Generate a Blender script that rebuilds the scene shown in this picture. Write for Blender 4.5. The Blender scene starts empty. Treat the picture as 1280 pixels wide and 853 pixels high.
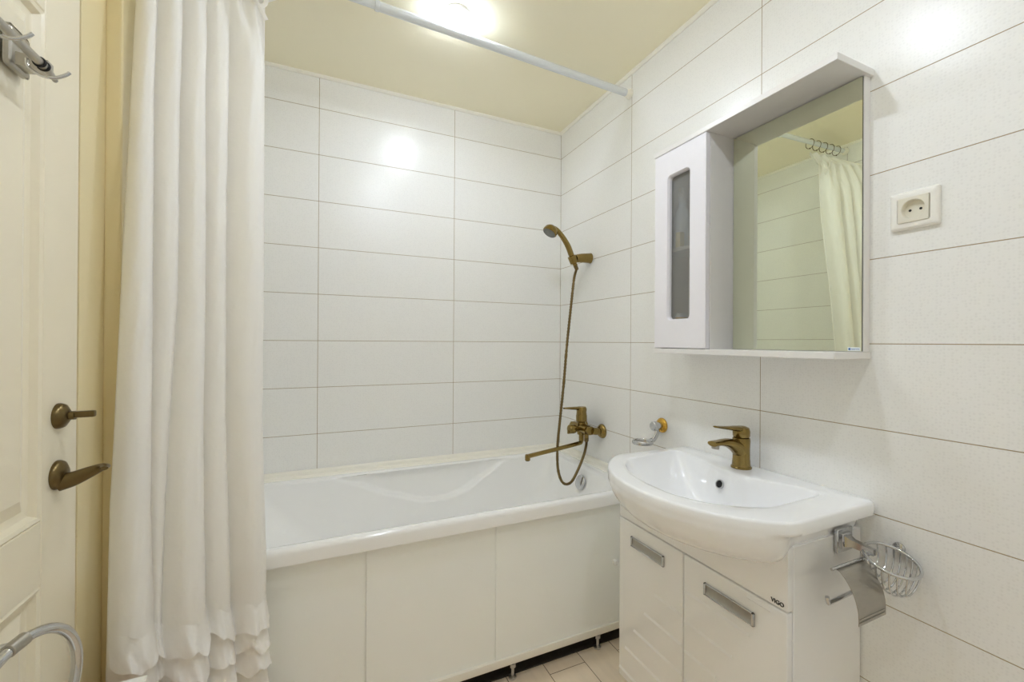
import bpy, bmesh, math, random
from mathutils import Vector, Matrix, noise
random.seed(7)
ZF = 1.18            # the shapes below are written with z measured from the camera's height; the floor lies 1.18 m lower
SC = bpy.context.scene
COL = SC.collection
PI = math.pi

# ------------------------------------------------------------------ camera
yaw, pitch, roll = 0.43783, 0.002256, 0.005842
d = Vector((math.sin(yaw)*math.cos(pitch), math.cos(yaw)*math.cos(pitch), math.sin(pitch)))
r0 = Vector((math.cos(yaw), -math.sin(yaw), 0)); u0 = r0.cross(d)
r = r0*math.cos(roll) + u0*math.sin(roll); u = u0*math.cos(roll) - r0*math.sin(roll)
cd = bpy.data.cameras.new('camera'); cam = bpy.data.objects.new('camera', cd); COL.objects.link(cam)
cd.sensor_width = 36; cd.lens = 541.524/1280*36; cd.shift_x = (640-656.416)/1280; cd.clip_start = .02
M = Matrix((r, u, -d)).transposed().to_4x4(); M.translation = Vector((-1.1774, -2.0631, -.0003+ZF))
cam.matrix_world = M
SC.camera = cam

# ------------------------------------------------------------------ light, exposure
LAMP = 186.0                             # emission strength of each ceiling lamp's glass
LAMP_COLOR = (.91, 1.0, 1.15)
W = bpy.data.worlds.new('world'); SC.world = W; W.use_nodes = True
W.node_tree.nodes['Background'].inputs[0].default_value = (.8, .85, .9, 1)
W.node_tree.nodes['Background'].inputs[1].default_value = .05
SC.view_settings.view_transform = 'Standard'; SC.view_settings.look = 'None'
SC.view_settings.gamma = 1; SC.view_settings.use_curve_mapping = False
SC.view_settings.exposure = 0.65
SC.cycles.max_bounces = 24; SC.cycles.diffuse_bounces = 18; SC.cycles.glossy_bounces = 6
SC.cycles.transparent_max_bounces = 12
SC.cycles.caustics_reflective = False; SC.cycles.caustics_refractive = False
SC.cycles.use_denoising = True
SC.cycles.sample_clamp_indirect = 30

# ------------------------------------------------------------------ materials
def lin(c):
    return tuple((x/255/12.92 if x/255 <= .04045 else ((x/255+.055)/1.055)**2.4) for x in c)
def N(nt, typ, **kw):
    n = nt.nodes.new(typ)
    for k, v in kw.items(): setattr(n, k, v)
    return n
def mat(name, rgb, rough=.4, metal=0, var=.03, vscale=9, bump=0, bscale=60, coat=0, stretch=(1,1,1), spec=.5):
    m = bpy.data.materials.new(name); m.use_nodes = True; nt = m.node_tree
    b = nt.nodes['Principled BSDF']
    c = lin(rgb)
    tc = N(nt, 'ShaderNodeTexCoord'); mp = N(nt, 'ShaderNodeMapping'); mp.inputs['Scale'].default_value = stretch
    nt.links.new(tc.outputs['Object'], mp.inputs['Vector'])
    nz = N(nt, 'ShaderNodeTexNoise'); nz.inputs['Scale'].default_value = vscale; nz.inputs['Detail'].default_value = 3
    nt.links.new(mp.outputs[0], nz.inputs['Vector'])
    mx = N(nt, 'ShaderNodeMix', data_type='RGBA')
    mx.inputs['A'].default_value = (*[x*(1-var) for x in c], 1); mx.inputs['B'].default_value = (*[min(1, x*(1+var)) for x in c], 1)
    nt.links.new(nz.outputs['Fac'], mx.inputs['Factor']); nt.links.new(mx.outputs['Result'], b.inputs['Base Color'])
    b.inputs['Roughness'].default_value = rough; b.inputs['Metallic'].default_value = metal
    b.inputs['Coat Weight'].default_value = coat; b.inputs['Coat Roughness'].default_value = .05
    b.inputs['Specular IOR Level'].default_value = spec
    if bump:
        n2 = N(nt, 'ShaderNodeTexNoise'); n2.inputs['Scale'].default_value = bscale; n2.inputs['Detail'].default_value = 2
        nt.links.new(mp.outputs[0], n2.inputs['Vector'])
        bp = N(nt, 'ShaderNodeBump'); bp.inputs['Strength'].default_value = bump; bp.inputs['Distance'].default_value = .004
        nt.links.new(n2.outputs['Fac'], bp.inputs['Height']); nt.links.new(bp.outputs[0], b.inputs['Normal'])
    return m
def tile_mat(name, axis, zoff=0.0, tile=(239,239,237), grout=(160,142,112), w=.5975, h=.2, mortar=.0011, dots=.25, uoff=0, rough=.28):
    """stack-bonded wall tile laid out from the room's corner; the fine dot relief of the glaze is a bump"""
    m = bpy.data.materials.new(name); m.use_nodes = True; nt = m.node_tree; b = nt.nodes['Principled BSDF']
    g = N(nt, 'ShaderNodeNewGeometry'); sp = N(nt, 'ShaderNodeSeparateXYZ'); nt.links.new(g.outputs['Position'], sp.inputs[0])
    def off(sock, k):
        a = N(nt, 'ShaderNodeMath', operation='ADD'); nt.links.new(sock, a.inputs[0]); a.inputs[1].default_value = k; return a.outputs[0]
    cb = N(nt, 'ShaderNodeCombineXYZ')
    nt.links.new(off(sp.outputs['XYZ'.index(axis)], w*20+uoff), cb.inputs[0])
    nt.links.new(off(sp.outputs[2], -ZF+h*20-zoff), cb.inputs[1])
    br = N(nt, 'ShaderNodeTexBrick'); br.offset = 0; br.squash = 1
    for k, v in (('Scale', 1), ('Mortar Size', mortar), ('Mortar Smooth', .2), ('Brick Width', w), ('Row Height', h)): br.inputs[k].default_value = v
    t = lin(tile)
    br.inputs['Color1'].default_value = (*t, 1); br.inputs['Color2'].default_value = (*[x*.985 for x in t], 1)
    br.inputs['Mortar'].default_value = (*lin(grout), 1)
    nt.links.new(cb.outputs[0], br.inputs['Vector'])
    # faint speckle in the glaze
    vo = N(nt, 'ShaderNodeTexVoronoi'); vo.inputs['Scale'].default_value = 150; vo.inputs['Randomness'].default_value = .5
    nt.links.new(cb.outputs[0], vo.inputs['Vector'])
    rp = N(nt, 'ShaderNodeMapRange'); rp.inputs['From Min'].default_value = .15; rp.inputs['From Max'].default_value = .45
    rp.inputs['To Min'].default_value = .94; rp.inputs['To Max'].default_value = 1
    nt.links.new(vo.outputs['Distance'], rp.inputs['Value'])
    ml = N(nt, 'ShaderNodeMix', data_type='RGBA', blend_type='MULTIPLY'); ml.inputs['Factor'].default_value = 1
    nt.links.new(br.outputs['Color'], ml.inputs['A']); nt.links.new(rp.outputs[0], ml.inputs['B'])
    nt.links.new(ml.outputs['Result'], b.inputs['Base Color'])
    rr = N(nt, 'ShaderNodeMapRange'); rr.inputs['To Min'].default_value = rough; rr.inputs['To Max'].default_value = .8
    nt.links.new(br.outputs['Fac'], rr.inputs['Value']); nt.links.new(rr.outputs[0], b.inputs['Roughness'])
    inv = N(nt, 'ShaderNodeMath', operation='SUBTRACT'); inv.inputs[0].default_value = 1; nt.links.new(br.outputs['Fac'], inv.inputs[1])
    b1 = N(nt, 'ShaderNodeBump'); b1.inputs['Strength'].default_value = .5; b1.inputs['Distance'].default_value = .001
    nt.links.new(inv.outputs[0], b1.inputs['Height'])
    b2 = N(nt, 'ShaderNodeBump'); b2.inputs['Strength'].default_value = dots; b2.inputs['Distance'].default_value = .0006
    nt.links.new(vo.outputs['Distance'], b2.inputs['Height']); nt.links.new(b1.outputs[0], b2.inputs['Normal'])
    nt.links.new(b2.outputs[0], b.inputs['Normal'])
    return m
M_tile_x = tile_mat('tile_back', 'X', dots=.12)
M_tile_y = tile_mat('tile_right', 'Y', dots=.22)
M_tile_l = tile_mat('tile_left', 'Y', zoff=.025, dots=.15)
M_ceil = mat('ceiling_film', (243,237,211), .22, var=.015, vscale=3)
M_floor = tile_mat('floor_tile', 'X')
def floor_mat():
    m = bpy.data.materials.new('floor_plank_tile'); m.use_nodes = True; nt = m.node_tree; b = nt.nodes['Principled BSDF']
    g = N(nt, 'ShaderNodeNewGeometry'); sp = N(nt, 'ShaderNodeSeparateXYZ'); nt.links.new(g.outputs['Position'], sp.inputs[0])
    cb = N(nt, 'ShaderNodeCombineXYZ')
    for k, (ax, o) in enumerate(((1, 5.51), (0, 2.92+.001))):
        a = N(nt, 'ShaderNodeMath', operation='ADD'); nt.links.new(sp.outputs[ax], a.inputs[0]); a.inputs[1].default_value = o; nt.links.new(a.outputs[0], cb.inputs[k])
    br = N(nt, 'ShaderNodeTexBrick'); br.offset = .37; br.offset_frequency = 2
    for k, v in (('Scale', 1), ('Mortar Size', .0014), ('Mortar Smooth', .1), ('Brick Width', .6), ('Row Height', .146)): br.inputs[k].default_value = v
    br.inputs['Color1'].default_value = (*lin((241,226,204)), 1); br.inputs['Color2'].default_value = (*lin((232,214,190)), 1); br.inputs['Mortar'].default_value = (*lin((120,98,72)), 1)
    nt.links.new(cb.outputs[0], br.inputs['Vector'])
    nz = N(nt, 'ShaderNodeTexNoise'); nz.inputs['Scale'].default_value = 7; nz.inputs['Detail'].default_value = 6
    mp = N(nt, 'ShaderNodeMapping'); mp.inputs['Scale'].default_value = (1, 6, 1); nt.links.new(cb.outputs[0], mp.inputs[0]); nt.links.new(mp.outputs[0], nz.inputs['Vector'])
    rp = N(nt, 'ShaderNodeMapRange'); rp.inputs['To Min'].default_value = .86; rp.inputs['To Max'].default_value = 1.08; nt.links.new(nz.outputs['Fac'], rp.inputs['Value'])
    ml = N(nt, 'ShaderNodeMix', data_type='RGBA', blend_type='MULTIPLY'); ml.inputs['Factor'].default_value = 1
    nt.links.new(br.outputs['Color'], ml.inputs['A']); nt.links.new(rp.outputs[0], ml.inputs['B']); nt.links.new(ml.outputs['Result'], b.inputs['Base Color'])
    b.inputs['Roughness'].default_value = .4
    return m
M_floor = floor_mat()
M_trim = mat('cream_plastic_trim', (243,240,230), .3)
M_casing = mat('cream_paint', (226,212,170), .35, var=.04, vscale=5, bump=.06, bscale=25)
M_door = mat('door_paint', (234,226,204), .3, var=.02, vscale=4, bump=.05, bscale=18)
M_acryl = mat('bath_acrylic', (245,245,245), .12, var=.004, coat=.5)
M_ceram = mat('white_ceramic', (246,247,250), .08, var=.004, coat=.6)
M_white = mat('white_lacquer', (243,243,243), .14, var=.006, coat=.4)
M_mel = mat('white_melamine', (232,230,228), .3, var=.01)
M_mdf = mat('door_film', (238,236,242), .28, var=.006)
M_apron = mat('apron_panel', (246,249,247), .3, var=.008, vscale=3)
M_rail = mat('apron_rail', (238,234,224), .35)
M_brass = mat('antique_brass', (146,125,74), .22, 1, var=.18, vscale=30)
M_bronze = mat('dark_bronze', (112,96,64), .28, 1, var=.2, vscale=40)
M_hose = mat('hose_metal', (122,104,70), .35, 1, var=.1)
M_chrome = mat('chrome', (205,206,208), .12, 1, var=.03)
M_steel = mat('brushed_steel', (178,174,166), .3, 1, var=.08, vscale=40, stretch=(1, 12, 1))
M_gold = mat('gold_plate', (214,172,80), .2, 1, var=.08)
M_black = mat('dark_hole', (12,12,12), .5)
M_rod = mat('rod_enamel', (222,226,230), .25, var=.01)
M_socket = mat('socket_plastic', (238,236,230), .25, var=.006)
M_socket_in = mat('socket_recess', (226,222,208), .4, var=.01)
M_card = mat('box_card', (178,120,84), .7, bump=.1)
M_boxw = mat('box_white', (240,240,238), .45)
M_ink = mat('badge_ink', (22,22,24), .4)
M_blue = mat('sticker_blue', (38,98,160), .4)
M_stick = mat('sticker_white', (238,242,244), .4)
M_rubber = mat('black_rubber', (26,25,24), .6)
M_darkgrey = mat('nozzle_grey', (120,122,118), .4, var=.1, vscale=200)
M_yellow = mat('yellow_cap', (222,178,70), .35)
M_creambox = mat('cream_carton', (226,216,176), .5)
M_bottle = mat('white_bottle', (226,232,236), .3)
M_back = mat('mirror_backing', (60,58,52), .5)
def fabric():
    m = mat('curtain_fabric', (251,251,251), .55, var=.012, vscale=20, bump=.15, bscale=140, spec=.3)
    nt = m.node_tree; b = nt.nodes['Principled BSDF']; o = nt.nodes['Material Output']
    b.inputs['Sheen Weight'].default_value = .25
    tr = N(nt, 'ShaderNodeBsdfTranslucent'); tr.inputs[0].default_value = (*lin((238,232,218)), 1)
    mx = N(nt, 'ShaderNodeMixShader'); mx.inputs[0].default_value = .28
    nt.links.new(b.outputs[0], mx.inputs[1]); nt.links.new(tr.outputs[0], mx.inputs[2]); nt.links.new(mx.outputs[0], o.inputs[0])
    return m
M_fabric = fabric()
def mirror_mat():
    m = bpy.data.materials.new('mirror_silver'); m.use_nodes = True; b = m.node_tree.nodes['Principled BSDF']
    b.inputs['Base Color'].default_value = (*lin((234,238,214)), 1); b.inputs['Metallic'].default_value = 1; b.inputs['Roughness'].default_value = .0
    return m
M_mirror = mirror_mat()
def glass_mat():
    m = bpy.data.materials.new('textured_glass'); m.use_nodes = True; nt = m.node_tree
    nt.nodes.remove(nt.nodes['Principled BSDF'])
    t = N(nt, 'ShaderNodeBsdfTransparent'); t.inputs[0].default_value = (.94,.94,.93,1)
    gl = N(nt, 'ShaderNodeBsdfGlossy'); gl.inputs['Roughness'].default_value = .18; gl.inputs[0].default_value = (.9,.9,.9,1)
    tc = N(nt, 'ShaderNodeTexCoord'); vo = N(nt, 'ShaderNodeTexVoronoi'); vo.inputs['Scale'].default_value = 260; nt.links.new(tc.outputs['Object'], vo.inputs['Vector'])
    bp = N(nt, 'ShaderNodeBump'); bp.inputs['Strength'].default_value = .5; bp.inputs['Distance'].default_value = .001
    nt.links.new(vo.outputs['Distance'], bp.inputs['Height']); nt.links.new(bp.outputs[0], gl.inputs['Normal'])
    lw = N(nt, 'ShaderNodeLayerWeight'); lw.inputs['Blend'].default_value = .22
    df = N(nt, 'ShaderNodeBsdfDiffuse'); df.inputs[0].default_value = (.62,.63,.62,1); m0 = N(nt, 'ShaderNodeMixShader'); m0.inputs[0].default_value = .18
    nt.links.new(t.outputs[0], m0.inputs[1]); nt.links.new(df.outputs[0], m0.inputs[2])
    mx = N(nt, 'ShaderNodeMixShader'); nt.links.new(lw.outputs['Fresnel'], mx.inputs[0]); nt.links.new(m0.outputs[0], mx.inputs[1]); nt.links.new(gl.outputs[0], mx.inputs[2])
    nt.links.new(mx.outputs[0], nt.nodes['Material Output'].inputs[0])
    return m
M_glass = glass_mat()
def lamp_mat():
    m = bpy.data.materials.new('lamp_glass'); m.use_nodes = True; b = m.node_tree.nodes['Principled BSDF']
    b.inputs['Base Color'].default_value = (1,1,1,1); b.inputs['Emission Color'].default_value = (*LAMP_COLOR, 1); b.inputs['Emission Strength'].default_value = LAMP
    return m
M_lamp = lamp_mat()

# ------------------------------------------------------------------ helpers
def B(): return bmesh.new()
def tag(o, label, cat=None, group=None, kind=None):
    if label: o['label'] = label
    if cat: o['category'] = cat
    if group: o['group'] = group
    if kind: o['kind'] = kind
    return o
def thing(name, label, cat, base, group=None):
    o = bpy.data.objects.new(name, None); COL.objects.link(o); o.empty_display_size = .05
    o.location = (base[0], base[1], base[2]+ZF); tag(o, label, cat, group); return o
def world_of(o):
    v = Vector((0,0,0))
    while o: v += Vector(o.location); o = o.parent
    return v
def obj(name, bm, m, parent=None, angle=38, label=None, smooth=True):
    bmesh.ops.recalc_face_normals(bm, faces=bm.faces)
    me = bpy.data.meshes.new(name)
    bmesh.ops.translate(bm, verts=bm.verts, vec=(0,0,ZF))
    if parent is None:
        xs = [v.co for v in bm.verts]
        org = Vector(((min(v.x for v in xs)+max(v.x for v in xs))/2, (min(v.y for v in xs)+max(v.y for v in xs))/2, min(v.z for v in xs)))
    else: org = world_of(parent)
    bmesh.ops.translate(bm, verts=bm.verts, vec=-org)
    bm.to_mesh(me); bm.free()
    if smooth:
        for p in me.polygons: p.use_smooth = True
        me.set_sharp_from_angle(angle=math.radians(angle))
    ms = m if isinstance(m, (list, tuple)) else [m]
    for x in ms: me.materials.append(x)
    o = bpy.data.objects.new(name, me); COL.objects.link(o)
    if parent is None: o.location = org
    else: o.parent = parent
    if label: o['label'] = label
    return o
def struct(name, bm, m, label=None):
    o = obj(name, bm, m, smooth=False); o['kind'] = 'structure'; return o
def box(bm, x0, x1, y0, y1, z0, z1, bev=0, seg=2, mi=0):
    x0, x1 = min(x0,x1), max(x0,x1); y0, y1 = min(y0,y1), max(y0,y1); z0, z1 = min(z0,z1), max(z0,z1)
    t = bmesh.new()
    bmesh.ops.create_cube(t, size=1)
    for v in t.verts: v.co = Vector(((x0+x1)/2+v.co.x*(x1-x0), (y0+y1)/2+v.co.y*(y1-y0), (z0+z1)/2+v.co.z*(z1-z0)))
    if bev: bmesh.ops.bevel(t, geom=t.edges[:], offset=bev, segments=seg, affect='EDGES', profile=.6)
    for f in t.faces: f.material_index = mi
    me = bpy.data.meshes.new('tmp'); t.to_mesh(me); t.free(); bm.from_mesh(me); bpy.data.meshes.remove(me)
    return bm
def loft(bm, loops, cap0=True, cap1=True, closed=True, mi=0):
    V = [[bm.verts.new(p) for p in L] for L in loops]
    n = len(V[0])
    for a, b in zip(V, V[1:]):
        for i in range(n if closed else n-1):
            j = (i+1) % n
            f = bm.faces.new((a[i], a[j], b[j], b[i])); f.material_index = mi
    if cap0: bm.faces.new(V[0][::-1]).material_index = mi
    if cap1: bm.faces.new(V[-1]).material_index = mi
    return bm
def frame_of(axis):
    a = Vector(axis).normalized()
    s = a.cross(Vector((0,0,1))) if abs(a.z) < .95 else a.cross(Vector((1,0,0)))
    s.normalize(); return a, s, a.cross(s)
def lathe(bm, prof, org, axis=(0,0,1), n=32, cap0=True, cap1=True, mi=0, sx=1, sy=1):
    a, s, t = frame_of(axis); o = Vector(org)
    loops = [[o + a*h + s*(max(rr, 1e-5)*math.cos(2*PI*i/n)*sx) + t*(max(rr, 1e-5)*math.sin(2*PI*i/n)*sy) for i in range(n)] for rr, h in prof]
    return loft(bm, loops, cap0, cap1, mi=mi)
def smooth_path(pts, k=8):
    P = [Vector(p) for p in pts]; out = []
    for i in range(len(P)-1):
        p0 = P[i-1] if i else P[0]*2-P[1]; p1, p2 = P[i], P[i+1]; p3 = P[i+2] if i+2 < len(P) else P[-1]*2-P[-2]
        for j in range(k):
            t = j/k
            out.append(.5*((2*p1)+(-p0+p2)*t+(2*p0-5*p1+4*p2-p3)*t*t+(-p0+3*p1-3*p2+p3)*t**3))
    out.append(P[-1]); return out
def tube(bm, pts, rad, n=12, closed=False, cap=True, mi=0, flat=None, up=None):
    """sweep along pts; rad = number, or function of 0..1 giving r or (r_side, r_up)"""
    P = [Vector(p) for p in pts]; m = len(P); loops = []
    T = []
    for i in range(m):
        if closed: t = P[(i+1) % m]-P[i-1]
        else: t = P[min(i+1, m-1)]-P[max(i-1, 0)]
        T.append(t.normalized())
    if up is None:
        s = T[0].orthogonal().normalized()
    for i in range(m):
        if up is not None:
            s = T[i].cross(Vector(up)).normalized()
        else:
            s = (s - T[i]*s.dot(T[i])).normalized()
        v = s.cross(T[i])
        rr = rad(i/(m-1)) if callable(rad) else rad
        ra, rb = rr if isinstance(rr, tuple) else (rr, rr)
        loops.append([P[i]+s*(ra*math.cos(2*PI*j/n))+v*(rb*math.sin(2*PI*j/n)) for j in range(n)])
    if closed: loops.append(loops[0]); return loft_closed(bm, loops[:-1], mi)
    return loft(bm, loops, cap, cap, mi=mi)
def loft_closed(bm, loops, mi=0):
    V = [[bm.verts.new(p) for p in L] for L in loops]; m = len(V); n = len(V[0])
    for i in range(m):
        a, b = V[i], V[(i+1) % m]
        for j in range(n):
            k = (j+1) % n
            bm.faces.new((a[j], a[k], b[k], b[j])).material_index = mi
    return bm
def circle(c, rr, axis, n=40, rx=None):
    a, s, t = frame_of(axis); c = Vector(c)
    return [c+s*(rr*math.cos(2*PI*i/n))+t*((rx or rr)*math.sin(2*PI*i/n)) for i in range(n)]
def rrect(x0, x1, y0, y1, rad, z, ns=12, nc=8):
    rad = max(1e-4, min(rad, (x1-x0)/2-1e-4, (y1-y0)/2-1e-4)); out = []
    C = [(x1-rad, y1-rad, 0), (x0+rad, y1-rad, 90), (x0+rad, y0+rad, 180), (x1-rad, y0+rad, 270)]
    for k in range(4):
        cx, cy, a0 = C[k]
        arc = [(cx+rad*math.cos(math.radians(a0+90*i/nc)), cy+rad*math.sin(math.radians(a0+90*i/nc))) for i in range(nc+1)]
        nx, ny, na = C[(k+1) % 4]
        st = (nx+rad*math.cos(math.radians(na)), ny+rad*math.sin(math.radians(na)))
        out += arc
        e = arc[-1]
        out += [(e[0]+(st[0]-e[0])*i/ns, e[1]+(st[1]-e[1])*i/ns) for i in range(1, ns)]
    return [Vector((p[0], p[1], z)) for p in out]
def lerp(a, b, t): return a+(b-a)*t
def table(T, z):
    """piecewise-linear lookup in [(key, value...)] sorted by falling key"""
    if z >= T[0][0]: return list(T[0][1:])
    for a, b in zip(T, T[1:]):
        if b[0] <= z <= a[0]:
            t = (z-a[0])/(b[0]-a[0]); return [lerp(p, q, t) for p, q in zip(a[1:], b[1:])]
    return list(T[-1][1:])
def sstep(a, b, x):
    t = max(0, min(1, (x-a)/(b-a))); return t*t*(3-2*t)
def copy_thing(root, loc, label=None):
    c = root.copy(); COL.objects.link(c); c.location = loc
    if label: c['label'] = label
    for ch in list(root.children):
        k = ch.copy(); COL.objects.link(k); k.parent = c
        for g in ch.children:
            q = g.copy(); COL.objects.link(q); q.parent = k
    return c

# ------------------------------------------------------------------ the room
XL, YF, ZC, Z0 = -1.60, -2.60, 1.142, -1.18
b = B(); box(b, XL-.12, .1, YF-.1, .1, Z0-.08, Z0); struct('floor', b, M_floor)
b = B(); box(b, XL+.002, -.002, -.655, -.002, Z0+.0002, Z0+.003); struct('floor_shade_under_bath', b, mat('painted_floor_shade', (62,56,50), .9, bump=.3))  # thin dark sheet over the floor; its colour stands in for the shade below the bath
b = B(); box(b, XL-.12, .1, YF-.1, .1, ZC, ZC+.06); struct('ceiling', b, M_ceil)
b = B(); box(b, XL-.1, .1, 0, .1, Z0, ZC); struct('wall_back', b, M_tile_x)
b = B(); box(b, 0, .1, YF, 0, Z0, ZC); struct('wall_right', b, M_tile_y)
b = B(); box(b, XL-.1, .1, YF-.1, YF, Z0, ZC); struct('wall_front', b, M_tile_x)
DY0, DY1 = -1.70, -.80          # the opening for the door frame
b = B(); box(b, XL-.1, XL, DY1, 0, Z0, ZC); box(b, XL-.1, XL, DY0, DY1, .80, ZC); box(b, XL-.1, XL, YF, DY0, Z0, ZC); struct('wall_left', b, M_tile_l)
# ceiling edge mouldings
def strip(name, pts, m):
    b = B(); loft(b, pts); return struct(name, b, m)
for nm, a, c, s in (('trim_1', (XL,-.0005), (0,-.0005), (0,-1)), ('trim_2', (-.0005, 0), (-.0005, YF), (-1,0)), ('trim_3', (XL+.0005, 0), (XL+.0005, YF), (1,0))):
    prof = [(0, -.012), (.005, -.012), (.012, -.004), (.012, 0), (0, 0)]
    strip(nm, [[Vector((p[0]+s[0]*o, p[1]+s[1]*o, ZC+h)) for o, h in prof] for p in (a, c)], M_trim)
# plastic border between tile and bath
for nm, a, c, s in (('trim_4', (XL, -.0005), (-.0005, -.0005), (0,-1)), ('trim_5', (-.0005, -.0005), (-.0005, -.700), (-1,0))):
    prof = [(0, -.549), (.005, -.549), (.010, -.555), (.014, -.568), (.026, -.5735), (.030, -.578), (0, -.578)]
    strip(nm, [[Vector((p[0]+s[0]*o, p[1]+s[1]*o, h)) for o, h in prof] for p in (a, c)], M_trim)

# ------------------------------------------------------------------ door and its frame
FX = -1.615
b = B()
box(b, FX-.05, FX, -.909, -.80, Z0, .80, .002); box(b, FX-.05, FX, -1.70, -1.593, Z0, .80, .002); box(b, FX-.05, FX, -1.593, -.909, .722, .80, .002)
struct('trim_6', b, M_casing)
b = B()
for y0, y1, z0, z1 in ((-.803, -.695, Z0, .873), (-1.805, -1.697, Z0, .873), (-1.697, -.803, .775, .873)):
    box(b, -1.617, -1.586, y0, y1, z0, z1, .006, 3)
struct('trim_7', b, M_casing)
b = B(); box(b, FX-.030, FX-.006, -.9155, -.9092, Z0, .722); struct('trim_8', b, mat('door_gap_shade', (74,60,40), .8))  # dark strip added in the gap between door and frame to paint its shade
b = B(); box(b, FX-.045, FX-.014, -1.590, -.9145, Z0+.008, .718)
y0, y1 = -1.590, -.9145
PY0, PY1 = -1.470, -1.032
for q in ((y0, PY0, Z0+.008, .718), (PY1, y1, Z0+.008, .718), (PY0, PY1, .565, .718), (PY0, PY1, -.425, -.315), (PY0, PY1, Z0+.008, -1.03)):
    box(b, FX-.02, FX, q[0], q[1], q[2], q[3], .0015, 1)
door = struct('door_1', b, M_door)
for z0, z1 in ((-.315, .565), (-1.03, -.425)):
    b = B()
    def rc(i, x): return [Vector((x, PY0+i, z0+i)), Vector((x, PY1-i, z0+i)), Vector((x, PY1-i, z1-i)), Vector((x, PY0+i, z1-i))]
    loft(b, [rc(.0, FX-.002), rc(.004, FX+.001), rc(.010, FX-.001), rc(.016, FX-.010), rc(.022, FX-.012), rc(.028, FX-.012), rc(.052, FX-.003), rc(.056, FX-.003)], cap0=False)
    obj('raised_panel', b, M_door, door, angle=20)
# lever handle and thumb-turn lock on the door
hy, hz = -.985, -.248
b = B(); lathe(b, [(.0265, 0), (.0265, .003), (.024, .008), (.017, .012), (.012, .014)], (FX, hy, hz), (1,0,0), 32)
rose = obj('door_handle', b, M_bronze, door, label='dark bronze lever handle')
b = B()
tube(b, smooth_path([(FX+.004, hy-.002, hz-.013), (FX+.022, hy, hz-.010), (FX+.044, hy+.003, hz-.001), (FX+.060, hy+.002, hz+.006), (FX+.071, hy-.010, hz+.010), (FX+.076, hy-.030, hz+.011)]),
     lambda t: (lerp(.014, .006, t), lerp(.017, .0035, min(1, t*1.15))), 16, up=(0,0,1))
obj('lever', b, M_bronze, rose)
ly, lz = -.982, -.141
b = B(); lathe(b, [(.0235, 0), (.0235, .003), (.021, .009), (.013, .014), (.010, .016)], (FX, ly, lz), (1,0,0), 32)
lk = obj('door_lock', b, M_bronze, door, label='dark bronze thumb-turn lock')
b = B(); lathe(b, [(.008, .010), (.008, .024)], (FX, ly, lz), (1,0,0), 20); box(b, FX+.022, FX+.052, ly-.006, ly+.006, lz-.0045, lz+.0075, .003, 2)
obj('thumb_turn', b, M_bronze, lk)

# ------------------------------------------------------------------ bathtub
TX0, TX1, TY0, TY1 = -1.592, -.0035, -.700, -.004
RZ = -.578
b = B()
def tubloop(t):
    """inner shell, t = 0 at the rim, 1 at the floor"""
    s = t**1.25
    return rrect(lerp(-1.520, -1.16, t**1.05), lerp(-.078, -.215, s), lerp(-.655, -.575, s), lerp(-.058, -.125, s), lerp(.10, .17, t), lerp(RZ-.010, -.985, 1-(1-t)**1.0), 90, 12)
loops = []
for o, z in ((0, -.624), (0, -.592), (.002, -.585), (.006, -.580), (.012, RZ)):
    loops.append(rrect(TX0+o*.3, TX1-o*.3, TY0+o, TY1-o*.3, .012, z, 90, 12))
loops.append(rrect(-1.545, -.052, -.680, -.034, .11, RZ+.001, 90, 12))
loops.append(rrect(-1.532, -.064, -.668, -.046, .10, RZ-.001, 90, 12))
loops.append(rrect(-1.524, -.072, -.660, -.053, .10, RZ-.005, 90, 12))
K = 110
CURVE = [(-1.14, -.585), (-1.036, -.620), (-.897, -.681), (-.752, -.728), (-.640, -.730), (-.555, -.708), (-.463, -.655), (-.363, -.600), (-.30, -.57)]
def curve_z(x):
    if x <= CURVE[0][0] or x >= CURVE[-1][0]: return None
    for p, q in zip(CURVE, CURVE[1:]):
        if p[0] <= x <= q[0]:
            t = (x-p[0])/(q[0]-p[0]); t2 = t*t*(3-2*t)*.3+t*.7
            return lerp(p[1], q[1], t2)
for i in range(K+1):
    t = i/K
    L = tubloop(t*.86)
    for v in L:
        cz = curve_z(v.x)
        if cz is not None and v.y > -.2:      # the moulded arm rest: a shallow hollow above a curved ledge
            depth = min(1, max(0, (RZ-cz)/.10))
            v.y += .032*depth*sstep(cz-.009, cz+.007, v.z)
        cz2 = curve_z(v.x)
        if cz2 is not None and v.y < -.5:
            v.y -= .02*min(1, max(0, (RZ-cz2)/.10))*sstep(cz2-.012, cz2+.004, v.z)
    loops.append(L)
e = tubloop(.86)
cxm = sum(v.x for v in e)/len(e); cym = sum(v.y for v in e)/len(e); z86 = e[0].z
for f, dz in ((.97, -.018), (.92, -.033), (.84, -.042), (.7, -.046), (.4, -.047)):
    loops.append([Vector((lerp(cxm, v.x, f), lerp(cym, v.y, f), z86+dz)) for v in e])
loft(b, loops, cap0=False)
bath = thing('bathtub', 'white acrylic bathtub with a curved arm rest along the tiled back wall', 'bathtub', (-.8, -.35, Z0))
obj('tub_shell', b, M_acryl, bath, angle=60)
b = B(); lathe(b, [(.034, 0), (.034, .004), (.031, .008), (.020, .011), (.001, .012)], (-.096, -.366, -.645), (-1, 0, .35), 32)
obj('overflow_cap', b, M_chrome, bath, label='round chrome overflow cap')
b = B(); lathe(b, [(.034, 0), (.034, .003), (.026, .006), (.001, .007)], (-.36, -.352, z86-.0465), (0,0,1), 28)
obj('drain', b, M_chrome, bath)
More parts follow.
